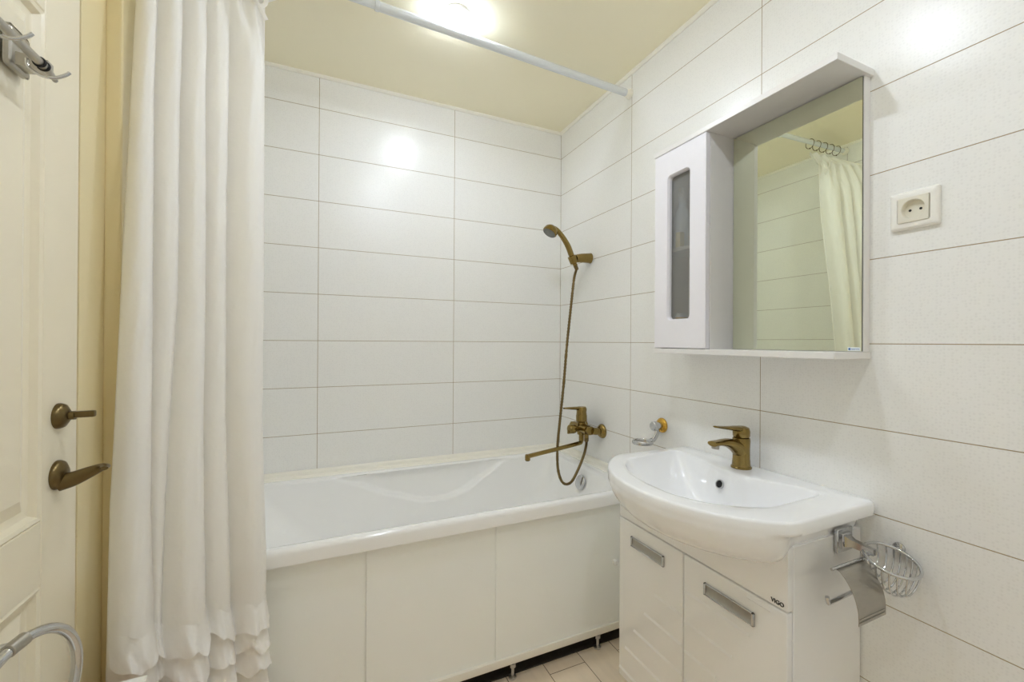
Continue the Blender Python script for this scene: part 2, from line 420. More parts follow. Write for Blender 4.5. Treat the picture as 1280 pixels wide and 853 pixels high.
for x in (-1.45, -.9, -.3):
    for y in (-.56, -.14):
        b = B(); lathe(b, [(.022, 0), (.022, .008), (.008, .012), (.008, .17)], (x, y, Z0), n=16); obj('tub_leg', b, M_steel, bath)

# sliding screen under the bath
scr = thing('bath_screen', 'pale beige sliding panel screen below the bathtub rim', 'bath screen', (-.8, -.67, Z0))
b = B(); box(b, -1.588, -.005, -.681, -.653, -1.122, -1.096, .002); obj('bottom_rail', b, M_rail, scr)
b = B(); box(b, -1.588, -.005, -.656, -.640, -.648, -.6245, .002); obj('top_rail', b, M_rail, scr)
for x0, x1, y in ((-1.585, -1.040, -.661), (-1.052, -.617, -.667), (-.633, -.008, -.673)):
    b = B(); box(b, x0, x1, y-.002, y+.002, -1.097, -.6235, .001, 1); pn = obj('sliding_panel', b, M_apron, scr)
    if x1 > -.1:
        b = B(); lathe(b, [(.004, 0), (.004, .008), (.011, .012), (.012, .018), (.008, .022)], (-.14, y-.002, -.853), (0,-1,0), 20); obj('knob', b, M_white, pn)
for x in (-1.2, -.565, -.208):
    b = B(); lathe(b, [(.014, 0), (.014, .006), (.006, .010), (.006, .038), (.012, .040), (.012, .052), (.006, .053), (.006, .060)], (x, -.666, Z0), n=16)
    obj('foot', b, M_chrome, scr)

# ------------------------------------------------------------------ bath mixer
MY, MZ = -.322, -.405
mx = thing('bath_mixer_tap', 'antique brass bath mixer with a long thin spout on the right wall', 'tap', (0, MY, MZ))
b = B(); tube(b, [(-.066, MY-.080, MZ), (-.066, MY-.058, MZ)], .0185, 20); tube(b, [(-.066, MY-.060, MZ), (-.066, MY-.03, MZ), (-.066, MY+.03, MZ), (-.066, MY+.060, MZ)], lambda t: .0225, 24); tube(b, [(-.066, MY+.058, MZ), (-.066, MY+.080, MZ)], .0185, 20)
lathe(b, [(.019, -.030), (.021, -.024), (.021, .028), (.026, .034), (.026, .060), (.024, .064)], (-.066, MY, MZ), n=28)
lathe(b, [(.012, 0), (.012, .030), (.0165, .034), (.0165, .048)], (-.066, MY, MZ-.060), n=20); lathe(b, [(.0105, -.038), (.0105, -.022), (.013, -.018), (.013, -.005)], (-.066, MY-.043, MZ), n=18)
obj('body', b, M_brass, mx)
for s in (-1, 1):
    b = B(); lathe(b, [(.033, .0005), (.033, .004), (.030, .010), (.022, .018), (.016, .020)], (0, MY+s*.076, MZ-.006), (-1,0,0), 32); obj('escutcheon', b, M_brass, mx)
    b = B(); tube(b, smooth_path([(-.014, MY+s*.076, MZ-.006), (-.040, MY+s*.076, MZ-.004), (-.058, MY+s*.076, MZ)], 4), .0165, 18); lathe(b, [(.020, 0), (.0215, .003), (.0215, .018), (.020, .021)], (-.066, MY+s*.060, MZ), (0, s, 0), 6); obj('union_nut', b, M_brass, mx)
b = B(); lathe(b, [(.024, 0), (.0245, .004), (.0235, .014), (.0245, .030), (.020, .038), (.001, .040)], (-.066, MY, MZ+.062), n=28)
tube(b, smooth_path([(-.066, MY, MZ+.090), (-.090, MY, MZ+.094), (-.130, MY-.002, MZ+.097), (-.165, MY-.004, MZ+.099)]), lambda t: (lerp(.016, .007, t), lerp(.010, .0035, t)), 14, up=(0,0,1))
obj('lever', b, M_brass, mx)
b = B(); lathe(b, [(.013, 0), (.013, .012), (.019, .014), (.0215, .022), (.0215, .040), (.017, .047), (.001, .049)], (-.088, MY, MZ-.004), (-1,0,.12), 24); box(b, -.142, -.118, MY-.0045, MY+.0045, MZ-.022, MZ-.006, .003)
obj('diverter_knob', b, M_brass, mx)
b = B()
tube(b, smooth_path([(-.066, MY, MZ-.055), (-.068, MY, MZ-.066), (-.085, MY-.003, MZ-.071), (-.20, MY-.02, MZ-.080), (-.372, MY-.045, MZ-.092)], 6), .0095, 16)
lathe(b, [(.0105, -.004), (.0115, .004), (.0115, .020)], (-.368, MY-.0445, MZ-.088), (0,0,-1), 18)
sp = obj('spout', b, M_brass, mx)
b = B(); lathe(b, [(.009, .018), (.009, .023)], (-.368, MY-.0445, MZ-.088), (0,0,-1), 18); obj('aerator', b, M_black, sp)

# shower holder, hand shower, hose
HY, HZ = -.291, .405
hd = thing('shower_holder', 'antique brass wall bracket holding the hand shower', 'shower holder', (0, HY, HZ))
b = B()
tube(b, [(-.0005, HY, HZ+.003), (-.010, HY, HZ+.003), (-.050, HY, HZ), (-.075, HY, HZ-.004), (-.083, HY, HZ-.006)], lambda t: (lerp(.0235, .018, t), lerp(.0255, .018, t)), 20, up=(0,0,1)); obj('bracket', b, M_brass, hd)
ax = Vector((-.42, 0, .90)).normalized(); hc = Vector((-.098, HY, HZ-.012))
b = B(); lathe(b, [(.0125, -.020), (.0195, -.018), (.0205, .018), (.0135, .021), (.0125, .0)], hc, ax, 24, cap0=False, cap1=False); obj('cradle', b, M_brass, hd)
hs = thing('hand_shower', 'antique brass hand shower tilted in its wall bracket', 'hand shower', hc)
b = B()
tube(b, smooth_path([hc-ax*.030, hc+ax*.0, hc+ax*.03, hc+ax*.068, (-.152, HY+.0, .490), (-.182, HY, .520), (-.203, HY, .533)], 7), lambda t: lerp(.0105, .0135, sstep(0, .35, t)) if t < .5 else lerp(.0135, .0105, (t-.5)*2), 18)
obj('handle', b, M_brass, hs)
fa = Vector((-.55, -.05, -.83)).normalized(); fc = Vector((-.218, HY, .520))
b = B(); lathe(b, [(.012, -.020), (.022, -.016), (.031, -.006), (.0345, .006), (.0345, .014), (.031, .018)], fc, fa, 36, cap1=False)
hh = obj('shower_head', b, M_brass, hs)
b = B(); lathe(b, [(.031, .016), (.028, .0185), (.020, .0185), (.012, .021), (.001, .021)], fc, fa, 32)
for i in range(18):
    p = circle(fc+fa*.0185, .024, fa, 18)[i]; lathe(b, [(.0014, 0), (.001, .003)], p, fa, 6)
obj('spray_face', b, M_darkgrey, hh)
b = B()
pth = smooth_path([hc-ax*.022, hc-ax*.045, (-.092, HY+.001, .30), (-.112, HY-.004, .16), (-.136, HY-.010, -.02), (-.158, HY-.02, -.20), (-.182, HY-.03, -.36), (-.200, HY-.04, -.48), (-.202, HY-.05, -.580), (-.182, HY-.06, -.640), (-.146, HY-.070, -.640), (-.112, HY-.076, -.585), (-.082, HY-.078, -.52), (-.068, HY-.076, -.475), (-.066, HY-.074, -.447)], 24)
n_p = len(pth)
def hose_r(t): return .0062+.0007*(1 if int(t*(n_p-1)) % 2 else -1)
tube(b, pth, hose_r, 10)
hose = obj('shower_hose', b, M_hose); tag(hose, 'bronze corrugated shower hose hanging in a loop over the bathtub', 'hose')
b = B(); lathe(b, [(.009, -.004), (.0105, 0), (.009, .028), (.007, .03)], hc-ax*.022, -ax, 16); obj('nut', b, M_hose, hose)
b = B(); lathe(b, [(.010, -.002), (.0105, 0), (.0105, .016), (.008, .02)], (-.066, HY-.074, -.441), (0,0,-1), 16); obj('nut', b, M_bronze, hose)

# ------------------------------------------------------------------ tumbler holder
th = thing('tumbler_holder', 'chrome ring tumbler holder with gold rosette above the washbasin corner', 'tumbler holder', (0, -.788, -.313))
b = B(); lathe(b, [(.028, .0005), (.028, .004), (.025, .009), (.016, .013), (.012, .014)], (0, -.788, -.315), (-1,0,0), 32); obj('rosette', b, M_gold, th, label='gold rosette')
b = B(); lathe(b, [(.013, .010), (.013, .030), (.0175, .032), (.0175, .046), (.015, .049), (.001, .05)], (0, -.788, -.315), (-1,0,0), 28); obj('knob', b, M_chrome, th)
b = B(); tube(b, smooth_path([(-.024, -.788, -.322), (-.027, -.788, -.345), (-.040, -.786, -.366), (-.056, -.784, -.372)]), lambda t: (.010, .006), 14, up=(0,1,0)); obj('arm', b, M_chrome, th)
b = B(); tr = circle((-.088, -.780, -.373), .036, (0,0,1), 48); tube(b, tr, lambda t: (.0035, .0065), 10, closed=True, up=(0,0,1)); obj('ring', b, M_chrome, th)

# ------------------------------------------------------------------ vanity unit
VY0, VY1, VX, VB, VT = -1.463, -.885, -.273, -1.104, -.440
van = thing('vanity_cabinet', 'white glossy vanity cabinet with two ribbed doors under the washbasin', 'cabinet', (-.14, -1.174, Z0))
b = B()
box(b, VX+.020, -.004, VY0, VY0+.016, VB, VT, .0015, 1); box(b, VX+.020, -.004, VY1-.016, VY1, VB, VT, .0015, 1)
box(b, VX+.020, -.004, VY0+.016, VY1-.016, VB, VB+.016); box(b, -.010, -.004, VY0+.016, VY1-.016, VB+.016, VT)
obj('carcass', b, M_white, van)
b = B(); box(b, VX, VX+.020, VY0, VY1, -.577, VT, .0025, 2); fas = obj('front_panel', b, M_white, van)
def vdoor(y0, y1, ridges, hy0, hy1):
    b = B(); box(b, VX-.001, VX+.018, y0, y1, VB, -.581, .0035, 3)
    for (a, c, z) in ridges:
        loft(b, [[Vector((VX-.0009, yy, z+.007)), Vector((VX-.0042, yy, z)), Vector((VX-.0009, yy, z-.0025))] for yy in (a, c)])
    dr = obj('cabinet_door', b, M_white, van)
    b = B(); z0, z1 = -.652, -.621
    # chrome surround of the recessed pull, and the scoop behind it
    for q in ((hy0, hy1, z1-.003, z1), (hy0, hy1, z0, z0+.003), (hy0, hy0+.006, z0, z1), (hy1-.006, hy1, z0, z1)):
        box(b, VX-.007, VX+.0005, q[0], q[1], q[2], q[3], .001, 1)
    h = obj('recessed_handle', b, M_chrome, dr)
    b = B(); ys = (hy0+.006, hy1-.006)
    prof = [(VX-.0055, z1-.003), (VX-.0015, z1-.004), (VX-.0012, z0+.010), (VX-.0045, z0+.004), (VX-.0055, z0+.003)]
    loft(b, [[Vector((x, yy, z)) for x, z in prof] for yy in ys], cap0=False, cap1=False, closed=False)
    obj('finger_scoop', b, M_steel, h)
    return dr
vdoor(-1.166, VY1-.001, [(-1.163, y, z) for y, z in ((-1.055, -.756), (-1.011, -.837), (-.962, -.918), (-.920, -.998), (-.890, -1.078))], -1.096, -.949)
vdoor(VY0+.001, -1.170, [(y, -1.174, z) for y, z in ((-1.423, -.594), (-1.372, -.682), (-1.325, -.764), (-1.278, -.845), (-1.232, -.925), (-1.200, -1.0))][1:] + [(-1.425, -1.366, -.594)], -1.386, -1.242)
for x in (-.235, -.045):
    for y in (VY0+.05, VY1-.05):
        b = B(); lathe(b, [(.020, 0), (.020, .006), (.013, .012), (.013, .06), (.022, .062), (.022, .076)], (x, y, Z0), n=18); obj('foot', b, M_chrome, van)
# badge lettering
def text_mesh(s, size, name, m, parent, org, xdir, ydir, ext=.0006, shear=0):
    cu = bpy.data.curves.new(name, 'FONT'); cu.body = s; cu.size = size; cu.extrude = ext; cu.align_x = 'CENTER'; cu.align_y = 'CENTER'; cu.shear = shear; cu.offset = size*.018
    t = bpy.data.objects.new(name, cu); COL.objects.link(t)
    bpy.context.view_layer.update()
    me = bpy.data.meshes.new_from_object(t.evaluated_get(bpy.context.evaluated_depsgraph_get())); bpy.data.objects.remove(t); bpy.data.curves.remove(cu)
    X, Y = Vector(xdir), Vector(ydir); Z = X.cross(Y); R = Matrix((X, Y, Z)).transposed()
    bm = bmesh.new(); bm.from_mesh(me); bpy.data.meshes.remove(me)
    for v in bm.verts: v.co = R @ v.co + Vector(org)
    return obj(name, bm, m, parent, smooth=False)
text_mesh('VIGO', .0125, 'badge', M_ink, fas, (VX-.0006, -1.440, -.5665), (0,-1,0), (0,0,1))

# ------------------------------------------------------------------ washbasin
BC = Vector((-.19, -1.20, 0)); BW = .297
def outline():
    half = [(0, .463), (.06, .459), (.11, .447), (.16, .429), (.20, .407), (.235, .380), (.262, .352), (.282, .328), (.294, .308), (.2985, .288)]
    pts = [(-.0025, -BW), (-.0025, BW)]
    left = [(-x, y) for y, x in half[::-1]]
    right = [(-x, -y) for y, x in half[1:]]
    return [(-.0025, .297)] + left + right + [(-.0025, -.297)]
def star(poly, n=220):
    """sample a star-shaped outline, given as (x, y - BC.y), at n angles round the basin's centre"""
    P = [(x-BC.x, y) for x, y in poly]; out = []
    for k in range(n):
        a = 2*PI*k/n; dx, dy = math.cos(a), math.sin(a); best = None
        for i in range(len(P)):
            (x1, y1), (x2, y2) = P[i], P[(i+1) % len(P)]
            ex, ey = x2-x1, y2-y1; den = dx*ey-dy*ex
            if abs(den) < 1e-9: continue
            t = (x1*ey-y1*ex)/den; s = (x1*dy-y1*dx)/den
            if t > 0 and -1e-6 <= s <= 1+1e-6 and (best is None or t > best): best = t
        out.append((dx*best, dy*best))
    return out
def soften(L, k):
    for _ in range(k): L = [((L[i-1][0]+2*L[i][0]+L[(i+1) % len(L)][0])/4, (L[i-1][1]+2*L[i][1]+L[(i+1) % len(L)][1])/4) for i in range(len(L))]
    return L
OUT = soften(star(outline()), 1)
INN = soften(star([(-.066, .262), (-.30, .240), (-.345, .195), (-.385, .12), (-.405, .02), (-.402, -.06), (-.375, -.13), (-.318, -.185), (-.262, -.215), (-.055, -.208), (-.088, -.12), (-.116, -.05), (-.122, .0), (-.116, .06), (-.094, .13)]), 9)
BOT = soften(star([(-.124, .11), (-.240, .135), (-.315, .09), (-.335, .0), (-.315, -.08), (-.245, -.125), (-.124, -.115), (-.135, .0)]), 6)
def lp(S, z, f=1, inset=0, back=None):
    out = []
    for x, y in S:
        l = math.hypot(x, y); k = f*(l-inset)/l
        out.append(Vector((min(BC.x+x*k, -.0025), BC.y+y*k, z)))
    return out
def belly(f, z):
    """under-body: keeps its back against the wall while the front and sides draw in"""
    out = []
    for x, y in OUT:
        X = BC.x+x
        w = sstep(-.36, -.24, X)          # the sides step in under the slab, the front runs on smoothly
        out.append(Vector((-.0025+(X+.0025)*lerp(1, f, .80), BC.y+y*f*(1-.105*w), z)))
    return out
def mixl(A, Bl, t, z): return [Vector((BC.x+lerp(a[0], c[0], t), BC.y+lerp(a[1], c[1], t), z)) for a, c in zip(A, Bl)]
BZ = -.367
loops = [belly(f, z) for f, z in ((.36, -.522), (.48, -.518), (.60, -.510), (.70, -.500), (.78, -.490), (.84, -.481), (.89, -.470), (.93, -.456), (.96, -.440), (.98, -.424), (.992, -.410), (.998, -.4005))] + [lp(OUT, -.397, inset=.0012), lp(OUT, -.390, inset=0), lp(OUT, BZ-.006, inset=.0005), lp(OUT, BZ-.0025, inset=.002), lp(OUT, BZ-.0006, inset=.0045), lp(OUT, BZ, inset=.0085)]
loops += [mixl(INN, OUT, .25, BZ), mixl(INN, OUT, .08, BZ-.0005), mixl(INN, OUT, .03, BZ-.002), mixl(INN, OUT, 0, BZ-.006)]
for t in (.06, .14, .24, .36, .48, .60, .72, .82, .90, .96, 1.0):
    loops.append(mixl(INN, BOT, t, lerp(BZ-.008, -.492, (1-(1-t)**1.7))))
loops += [mixl(BOT, [(x*.6, y*.6) for x, y in BOT], 1, -.4955), mixl(BOT, [(x*.15, y*.15) for x, y in BOT], 1, -.4975)]
b = B(); loft(b, loops)
bas = thing('washbasin', 'white ceramic washbasin with a bowed front on the vanity cabinet', 'washbasin', (-.19, -1.2, -.556))
obj('bowl', b, M_ceram, bas, angle=70)
oc = Vector((-.1225, -1.158, -.413)); oa = Vector((-.93, 0, .36)).normalized()
b = B(); lathe(b, [(.0115, -.010), (.0135, .001), (.0135, .003), (.0105, .0035), (.0095, .0005)], oc, oa, 28, cap0=False, cap1=False); ov = obj('overflow_ring', b, M_chrome, bas)
b = B(); lathe(b, [(.0098, .0), (.0098, .0012)], oc, oa, 24); obj('overflow_hole', b, M_black, ov)
b = B(); lathe(b, [(.022, .001), (.022, .004), (.016, .006), (.001, .006)], (-.21, -1.2, -.4975), n=24); obj('drain', b, M_chrome, bas)

# basin tap
FXc, FYc, FZ = -.056, -1.176, -.3672
tp = thing('basin_tap', 'antique brass single lever tap on the washbasin', 'tap', (FXc, FYc, FZ))
b = B(); lathe(b, [(.0285, 0), (.0285, .004), (.0265, .006)], (FXc, FYc, FZ), n=32); obj('base_ring', b, M_brass, tp)
b = B()
lathe(b, [(.0255, .005), (.0250, .012), (.0235, .030), (.0235, .060), (.0245, .080), (.0235, .0885), (.020, .090)], (FXc, FYc, FZ), n=32)
tube(b, smooth_path([(FXc-.004, FYc, FZ+.052), (FXc-.026, FYc, FZ+.066), (FXc-.055, FYc, FZ+.0775), (FXc-.090, FYc, FZ+.0815), (FXc-.118, FYc, FZ+.081)]), lambda t: (lerp(.0235, .017, t), lerp(.024, .0075, min(1, t*1.3))), 20, up=(0,0,1))
obj('body', b, M_brass, tp)
b = B(); lathe(b, [(.0095, 0), (.0105, .003), (.0105, .012), (.009, .013)], (FXc-.105, FYc, FZ+.078), (-.15,0,-1), 20); obj('aerator', b, M_steel, tp)
b = B()
lathe(b, [(.021, .0905), (.0235, .094), (.0238, .108), (.021, .118), (.012, .122), (.001, .123)], (FXc, FYc, FZ), n=30)
tube(b, smooth_path([(FXc+.006, FYc, FZ+.110), (FXc-.020, FYc, FZ+.1165), (FXc-.055, FYc, FZ+.121), (FXc-.105, FYc, FZ+.128)]), lambda t: (lerp(.020, .010, t), lerp(.011, .0028, t)), 16, up=(0,0,1))
obj('lever', b, M_brass, tp)

# ------------------------------------------------------------------ mirror cabinet
CY0, CY1, CXF = -1.484, -.902, -.145
CB, CT = -.019, .633
YC = -1.122; XM = -.030
mc = thing('mirror_cabinet', 'white wall cabinet with a mirror and one narrow glazed door', 'mirror cabinet', (-.07, -1.19, -.036))
b = B(); box(b, CXF, -.001, CY0-.002, CY1+.002, CT, CT+.0165, .0012, 1); obj('top_board', b, M_mel, mc)
b = B(); box(b, CXF, -.001, CY0+.002, CY1+.002, -.0355, CB, .0012, 1); obj('bottom_board', b, M_mel, mc)
b = B(); box(b, CXF+.019, -.001, CY1-.016, CY1, CB, CT); box(b, CXF+.019, -.001, YC, YC+.016, CB, CT); box(b, -.005, -.001, YC+.016, CY1-.016, CB, CT)
obj('cupboard_side', b, M_mel, mc)
b = B(); box(b, -.120, -.006, YC+.0165, CY1-.0165, .302, .314); obj('inner_shelf', b, M_mel, mc)
b = B(); box(b, XM+.004, -.001, -1.478, YC-.0005, CB+.0005, CT-.0005); obj('backboard', b, M_mel, mc)
b = B(); box(b, XM, XM+.0038, -1.4765, YC-.002, CB+.001, CT-.003); mi = obj('mirror', b, [M_mirror, M_back], mc, smooth=False)
for p in mi.data.polygons: p.material_index = 0 if p.normal.x < -.5 else 1
# glazed door
dy0, dy1, dz0, dz1 = YC+.001, CY1-.001, CB+.002, CT-.002
wy0, wy1, wz0, wz1 = -1.060, -.962, .073, .552
def rl(y0, y1, z0, z1, rad, x): return [Vector((x, v.x, v.y)) for v in rrect(y0, y1, z0, z1, rad, 0, 10, 6)]
b = B()
loft_closed(b, [rl(dy0, dy1, dz0, dz1, .001, CXF+.017), rl(dy0, dy1, dz0, dz1, .001, CXF+.002), rl(dy0+.002, dy1-.002, dz0+.002, dz1-.002, .001, CXF), rl(wy0, wy1, wz0, wz1, .016, CXF), rl(wy0+.004, wy1-.004, wz0+.004, wz1-.004, .013, CXF+.008), rl(wy0+.004, wy1-.004, wz0+.004, wz1-.004, .013, CXF+.017)])
cdoor = obj('cabinet_door', b, M_mdf, mc, angle=25)
b = B(); box(b, CXF+.0175, CXF+.0205, wy0-.008, wy1+.008, wz0-.008, wz1+.008); obj('glass_pane', b, M_glass, cdoor, smooth=False, label='grey textured glass')
# maker's sticker in the mirror's corner
b = B(); box(b, XM-.0006, XM-.0001, -1.474, -1.447, CB+.002, CB+.0105); st = obj('sticker', b, M_stick, mc, smooth=False, label='white sticker with a blue mark')
b = B()
for q in ((-1.4505, 8, .0026),): 
    for s in range(q[1]): pass
lathe(b, [(.0026, 0), (.0026, .0003)], (XM-.0006, -1.4512, CB+.0062), (-1,0,0), 18)
obj('emblem', b, M_blue, st)
text_mesh('aquarodos', .0042, 'lettering', M_blue, st, (XM-.0007, -1.4637, CB+.0066), (0,-1,0), (0,0,1), ext=.0001)

# things kept behind the glass
o = thing('spray_bottle', 'whitish bottle behind the cabinet glass on the upper shelf', 'bottle', (-.066, -.950, .3145))
b = B(); lathe(b, [(.026, 0), (.027, .004), (.027, .10), (.022, .13), (.012, .15), (.012, .165)], (-.066, -.950, .3145), n=24); obj('bottle_body', b, M_bottle, o)
b = B(); lathe(b, [(.014, .165), (.014, .195), (.006, .20), (.006, .215)], (-.066, -.950, .3145), n=20); obj('cap', b, M_white, o)
b = B(); box(b, -.118, -.098, -.992, -.972, .3145, .365, .002); o = obj('carton', b, M_creambox); tag(o, 'small cream carton behind the cabinet glass on the upper shelf', 'box')
o = thing('tube', 'yellow and white tube at the bottom behind the cabinet glass', 'tube', (-.104, -.985, CB))
b = B(); lathe(b, [(.017, 0.0005), (.018, .004), (.018, .110), (.015, .116)], (-.104, -.985, CB), n=22); obj('tube_body', b, M_bottle, o)
b = B(); lathe(b, [(.0186, .052), (.0190, .055), (.0190, .100), (.0186, .103)], (-.104, -.985, CB), n=22); obj('yellow_band', b, M_yellow, o)

# ------------------------------------------------------------------ wall socket
so = thing('wall_socket', 'white power socket with two pin holes on the right wall', 'socket', (0, -1.5655, .254))
b = B(); sy0, sy1, sz0, sz1 = -1.609, -1.522, .2535, .3375
def sl(i, x, rad=.004): return [Vector((x, v.x, v.y)) for v in rrect(sy0+i, sy1-i, sz0+i, sz1-i, max(.001, rad), 0, 6, 5)]
loft(b, [sl(0, -.0005), sl(0, -.006), sl(.002, -.009), sl(.006, -.0105), sl(.0143, -.011), sl(.0145, -.0005)], cap1=False); obj('cover_plate', b, M_socket, so)
b = B(); cy, cz = (sy0+sy1)/2, (sz0+sz1)/2; rI = .0205
sq = [Vector((0, v.x, v.y)) for v in rrect(cy-.0275, cy+.0275, cz-.0275, cz+.0275, .002, 0, 10, 2)]
def sqr(f, x): return [Vector((x, cy+(v.y-cy)*f, cz+(v.z-cz)*f)) for v in sq]
def crc(rad, x): return [Vector((x, cy+rad*(v.y-cy)/math.hypot(v.y-cy, v.z-cz), cz+rad*(v.z-cz)/math.hypot(v.y-cy, v.z-cz))) for v in sq]
loft(b, [sqr(1, -.0060), sqr(1, -.0124), sqr(.98, -.0130), crc(rI+.001, -.0130), crc(rI, -.0120), crc(rI-.0015, -.0012), crc(.004, -.0010)], cap0=False); ins = obj('socket_insert', b, M_socket_in, so, angle=30)
for s in (-1, 1):
    b = B(); lathe(b, [(.0027, 0), (.0027, .0012)], (-.0006, cy+s*.0095, cz), (-1,0,0), 16); obj('pin_hole', b, M_black, ins)

# ------------------------------------------------------------------ toilet paper holder on the cabinet's side
PX, PZ = -.083, -.452
ph = thing('toilet_paper_holder', 'empty chrome toilet paper holder with a curved cover flap on the cabinet side', 'paper holder', (PX, VY0, PZ))
b = B(); box(b, PX-.029, PX+.029, VY0-.009, VY0-.0005, PZ-.027, PZ+.027, .0015, 1); box(b, PX-.018, PX+.018, VY0-.014, VY0-.008, PZ-.017, PZ+.017, .001, 1); obj('base_plate', b, M_chrome, ph)
b = B()
loft(b, [[Vector((PX+sx*w, y, PZ+sz*h+dz)) for sx, sz in ((-1,-1), (1,-1), (1,1), (-1,1))] for y, w, h, dz in ((VY0-.012, .013, .013, 0), (VY0-.026, .008, .008, -.001), (VY0-.062, .0065, .0065, -.004), (VY0-.068, .0065, .0065, -.004))]); obj('arm', b, M_chrome, ph)
yb, zb = VY0-.052, PZ-.020
b = B(); tube(b, [(PX-.004, VY0-.060, PZ-.008), (PX-.004, yb, zb), (PX-.020, yb, zb), (PX-.128, yb, zb)], .0032, 12); obj('cover_hinge', b, M_chrome, ph)
b = B()
prof = [(.004, -.006), (-.006, -.004), (-.018, -.010), (-.036, -.032), (-.050, -.060), (-.058, -.088), (-.060, -.112), (-.060, -.132)]
sm = smooth_path([(0, p[0]*.74, p[1]*.74) for p in prof], 5)
x0, x1 = PX-.114, PX-.016
front = [[Vector((xx, yb+p.y, zb+p.z)) for xx in (x0, x1)] for p in sm]
th_ = .0012
loft(b, [[Vector((x0, yb+p.y, zb+p.z)), Vector((x1, yb+p.y, zb+p.z)), Vector((x1, yb+p.y+th_, zb+p.z-th_*.4)), Vector((x0, yb+p.y+th_, zb+p.z-th_*.4))] for p in sm])
for dz in (-.084, -.091):
    tube(b, [(x0+.004, yb-.0449, zb+dz), (x1-.004, yb-.0449, zb+dz)], .0012, 8)
obj('cover_flap', b, M_steel, ph)
b = B(); tube(b, smooth_path([(PX-.002, VY0-.045, PZ-.006), (PX-.004, VY0-.044, PZ-.05), (PX-.010, VY0-.044, PZ-.086), (PX-.040, VY0-.046, PZ-.090), (PX-.125, VY0-.050, PZ-.090), (PX-.138, VY0-.051, PZ-.086), (PX-.142, VY0-.052, PZ-.074)], 8), .0042, 12); obj('roll_bar', b, M_chrome, ph)

# wire soap basket
KX, KY, KZ, KR = -.058, -1.550, -.468, .050
sb = thing('soap_basket', 'chrome wire soap basket on the wall next to the paper holder', 'soap basket', (0, KY, KZ))
b = B(); tube(b, circle((KX, KY, KZ), KR, (-.10, -.32, 1), 56), .0035, 10, closed=True); obj('rim', b, M_chrome, sb)
b = B(); tube(b, [(-.0005, KY+.012, KZ+.010), (-.012, KY+.012, KZ+.008)], .004, 10); lathe(b, [(.012, .0005), (.012, .003), (.006, .006)], (0, KY+.012, KZ+.010), (-1,0,0), 18); obj('wall_mount', b, M_chrome, sb)
for i in range(8):
    f = -.82+1.64*i/7; w = KR*math.sqrt(1-f*f); yy = KY+KR*f; dp = .066*(1-.45*f*f)
    pts = [(KX+w*math.cos(a), yy*1-(f*.010)*math.sin(a), KZ+.32*KR*f+.10*w*math.cos(a)-dp*math.sin(a)**.8) for a in [PI*j/16 for j in range(17)]]
    b = B(); tube(b, pts, .0018, 8); obj('wire', b, M_chrome, sb)
b = B(); tube(b, [(KX, KY+KR*f*1.0-(f*.010), KZ+.32*KR*f-.066*(1-.45*f*f)-.001) for f in [-.82+1.64*j/12 for j in range(13)]], .0018, 8); obj('wire', b, M_chrome, sb)

# ------------------------------------------------------------------ curtain rod, rings, curtain
RY = -.587
def rodz(x): return 1.054 + (x/-1.034)*.034
rd = thing('curtain_rod', 'white telescopic shower curtain rod below the ceiling', 'curtain rod', (-.8, RY, rodz(-.8)))
b = B(); tube(b, [(-1.02, RY, rodz(-1.02)), (-.012, RY, rodz(-.012))], .0145, 24); obj('outer_tube', b, M_rod, rd)
b = B(); tube(b, [(-1.588, RY, rodz(-1.588)), (-1.015, RY, rodz(-1.015))], .0118, 24); obj('inner_tube', b, M_rod, rd)
b = B(); lathe(b, [(.0152, 0), (.0165, .001), (.0165, .012), (.0152, .013)], (-1.03, RY, rodz(-1.03)), (1,0,-.033), 24); obj('collar', b, M_rod, rd)
for x, s in ((-.0008, -1), (XL+.0008, 1)):
    b = B(); lathe(b, [(.020, 0), (.020, .006), (.0165, .012), (.0155, .024)], (x, RY, rodz(x)), (s,0,0), 24); obj('end_cap', b, M_trim, rd)

Lt = [(1.04, -1.560, -.600), (.98, -1.570, -.700), (.85, -1.570, -.775), (.60, -1.570, -.802), (.10, -1.572, -.845), (-.35, -1.574, -.885), (-.75, -1.572, -.905), (-1.15, -1.572, -.915)]
Rt = [(1.06, -1.250, -.590), (1.02, -1.300, -.592), (.985, -1.338, -.598), (.85, -1.338, -.602), (.70, -1.338, -.610), (.30, -1.330, -.660), (-.20, -1.328, -.705), (-.55, -1.312, -.740), (-1.15, -1.308, -.748)]
Ft = [(.60, 158, 180, 209, 239, 269, 323), (.10, 147, 180, 208, 243, 270, 325), (-.35, 135, 177, 193, 240, 272, 325), (-.75, 128, 180, 184, 241, 276, 328), (-1.15, 127, 180, 183, 241, 277, 329)]
NS = 200
def curtain_pt(s, z, out=0.0):
    L = table(Lt, z); Rr = table(Rt, z); F = table(Ft, z)
    A = Vector((L[0], L[1], z)); C = Vector((Rr[0], Rr[1], z)); D = C-A
    nrm = Vector((D.y, -D.x, 0)).normalized()
    bd = [(f-F[0])/(F[-1]-F[0]) for f in F]
    dsp = 0
    for a, c in zip(bd, bd[1:]):
        if a <= s <= c and c > a:
            uu = (s-a)/(c-a); wd = (c-a)*D.length
            dsp = min(.052, wd*.62)*(1-abs(2*uu-1)**2.6)
    top = sstep(.75, 1.04, z)
    dsp = dsp*(1-top) + top*.014*math.sin(s*2*PI*6.0)
    dsp += .0035*noise.noise(Vector((s*9, z*3.2+s*5, 1.7))) + .0016*noise.noise(Vector((s*22, z*11-s*12, 4.2)))
    p = A + D*s + nrm*(dsp+out)
    return p, nrm
b = B()
zs = [1.040, 1.030] + [1.02-2.16*i/110 for i in range(111)]
rows = []
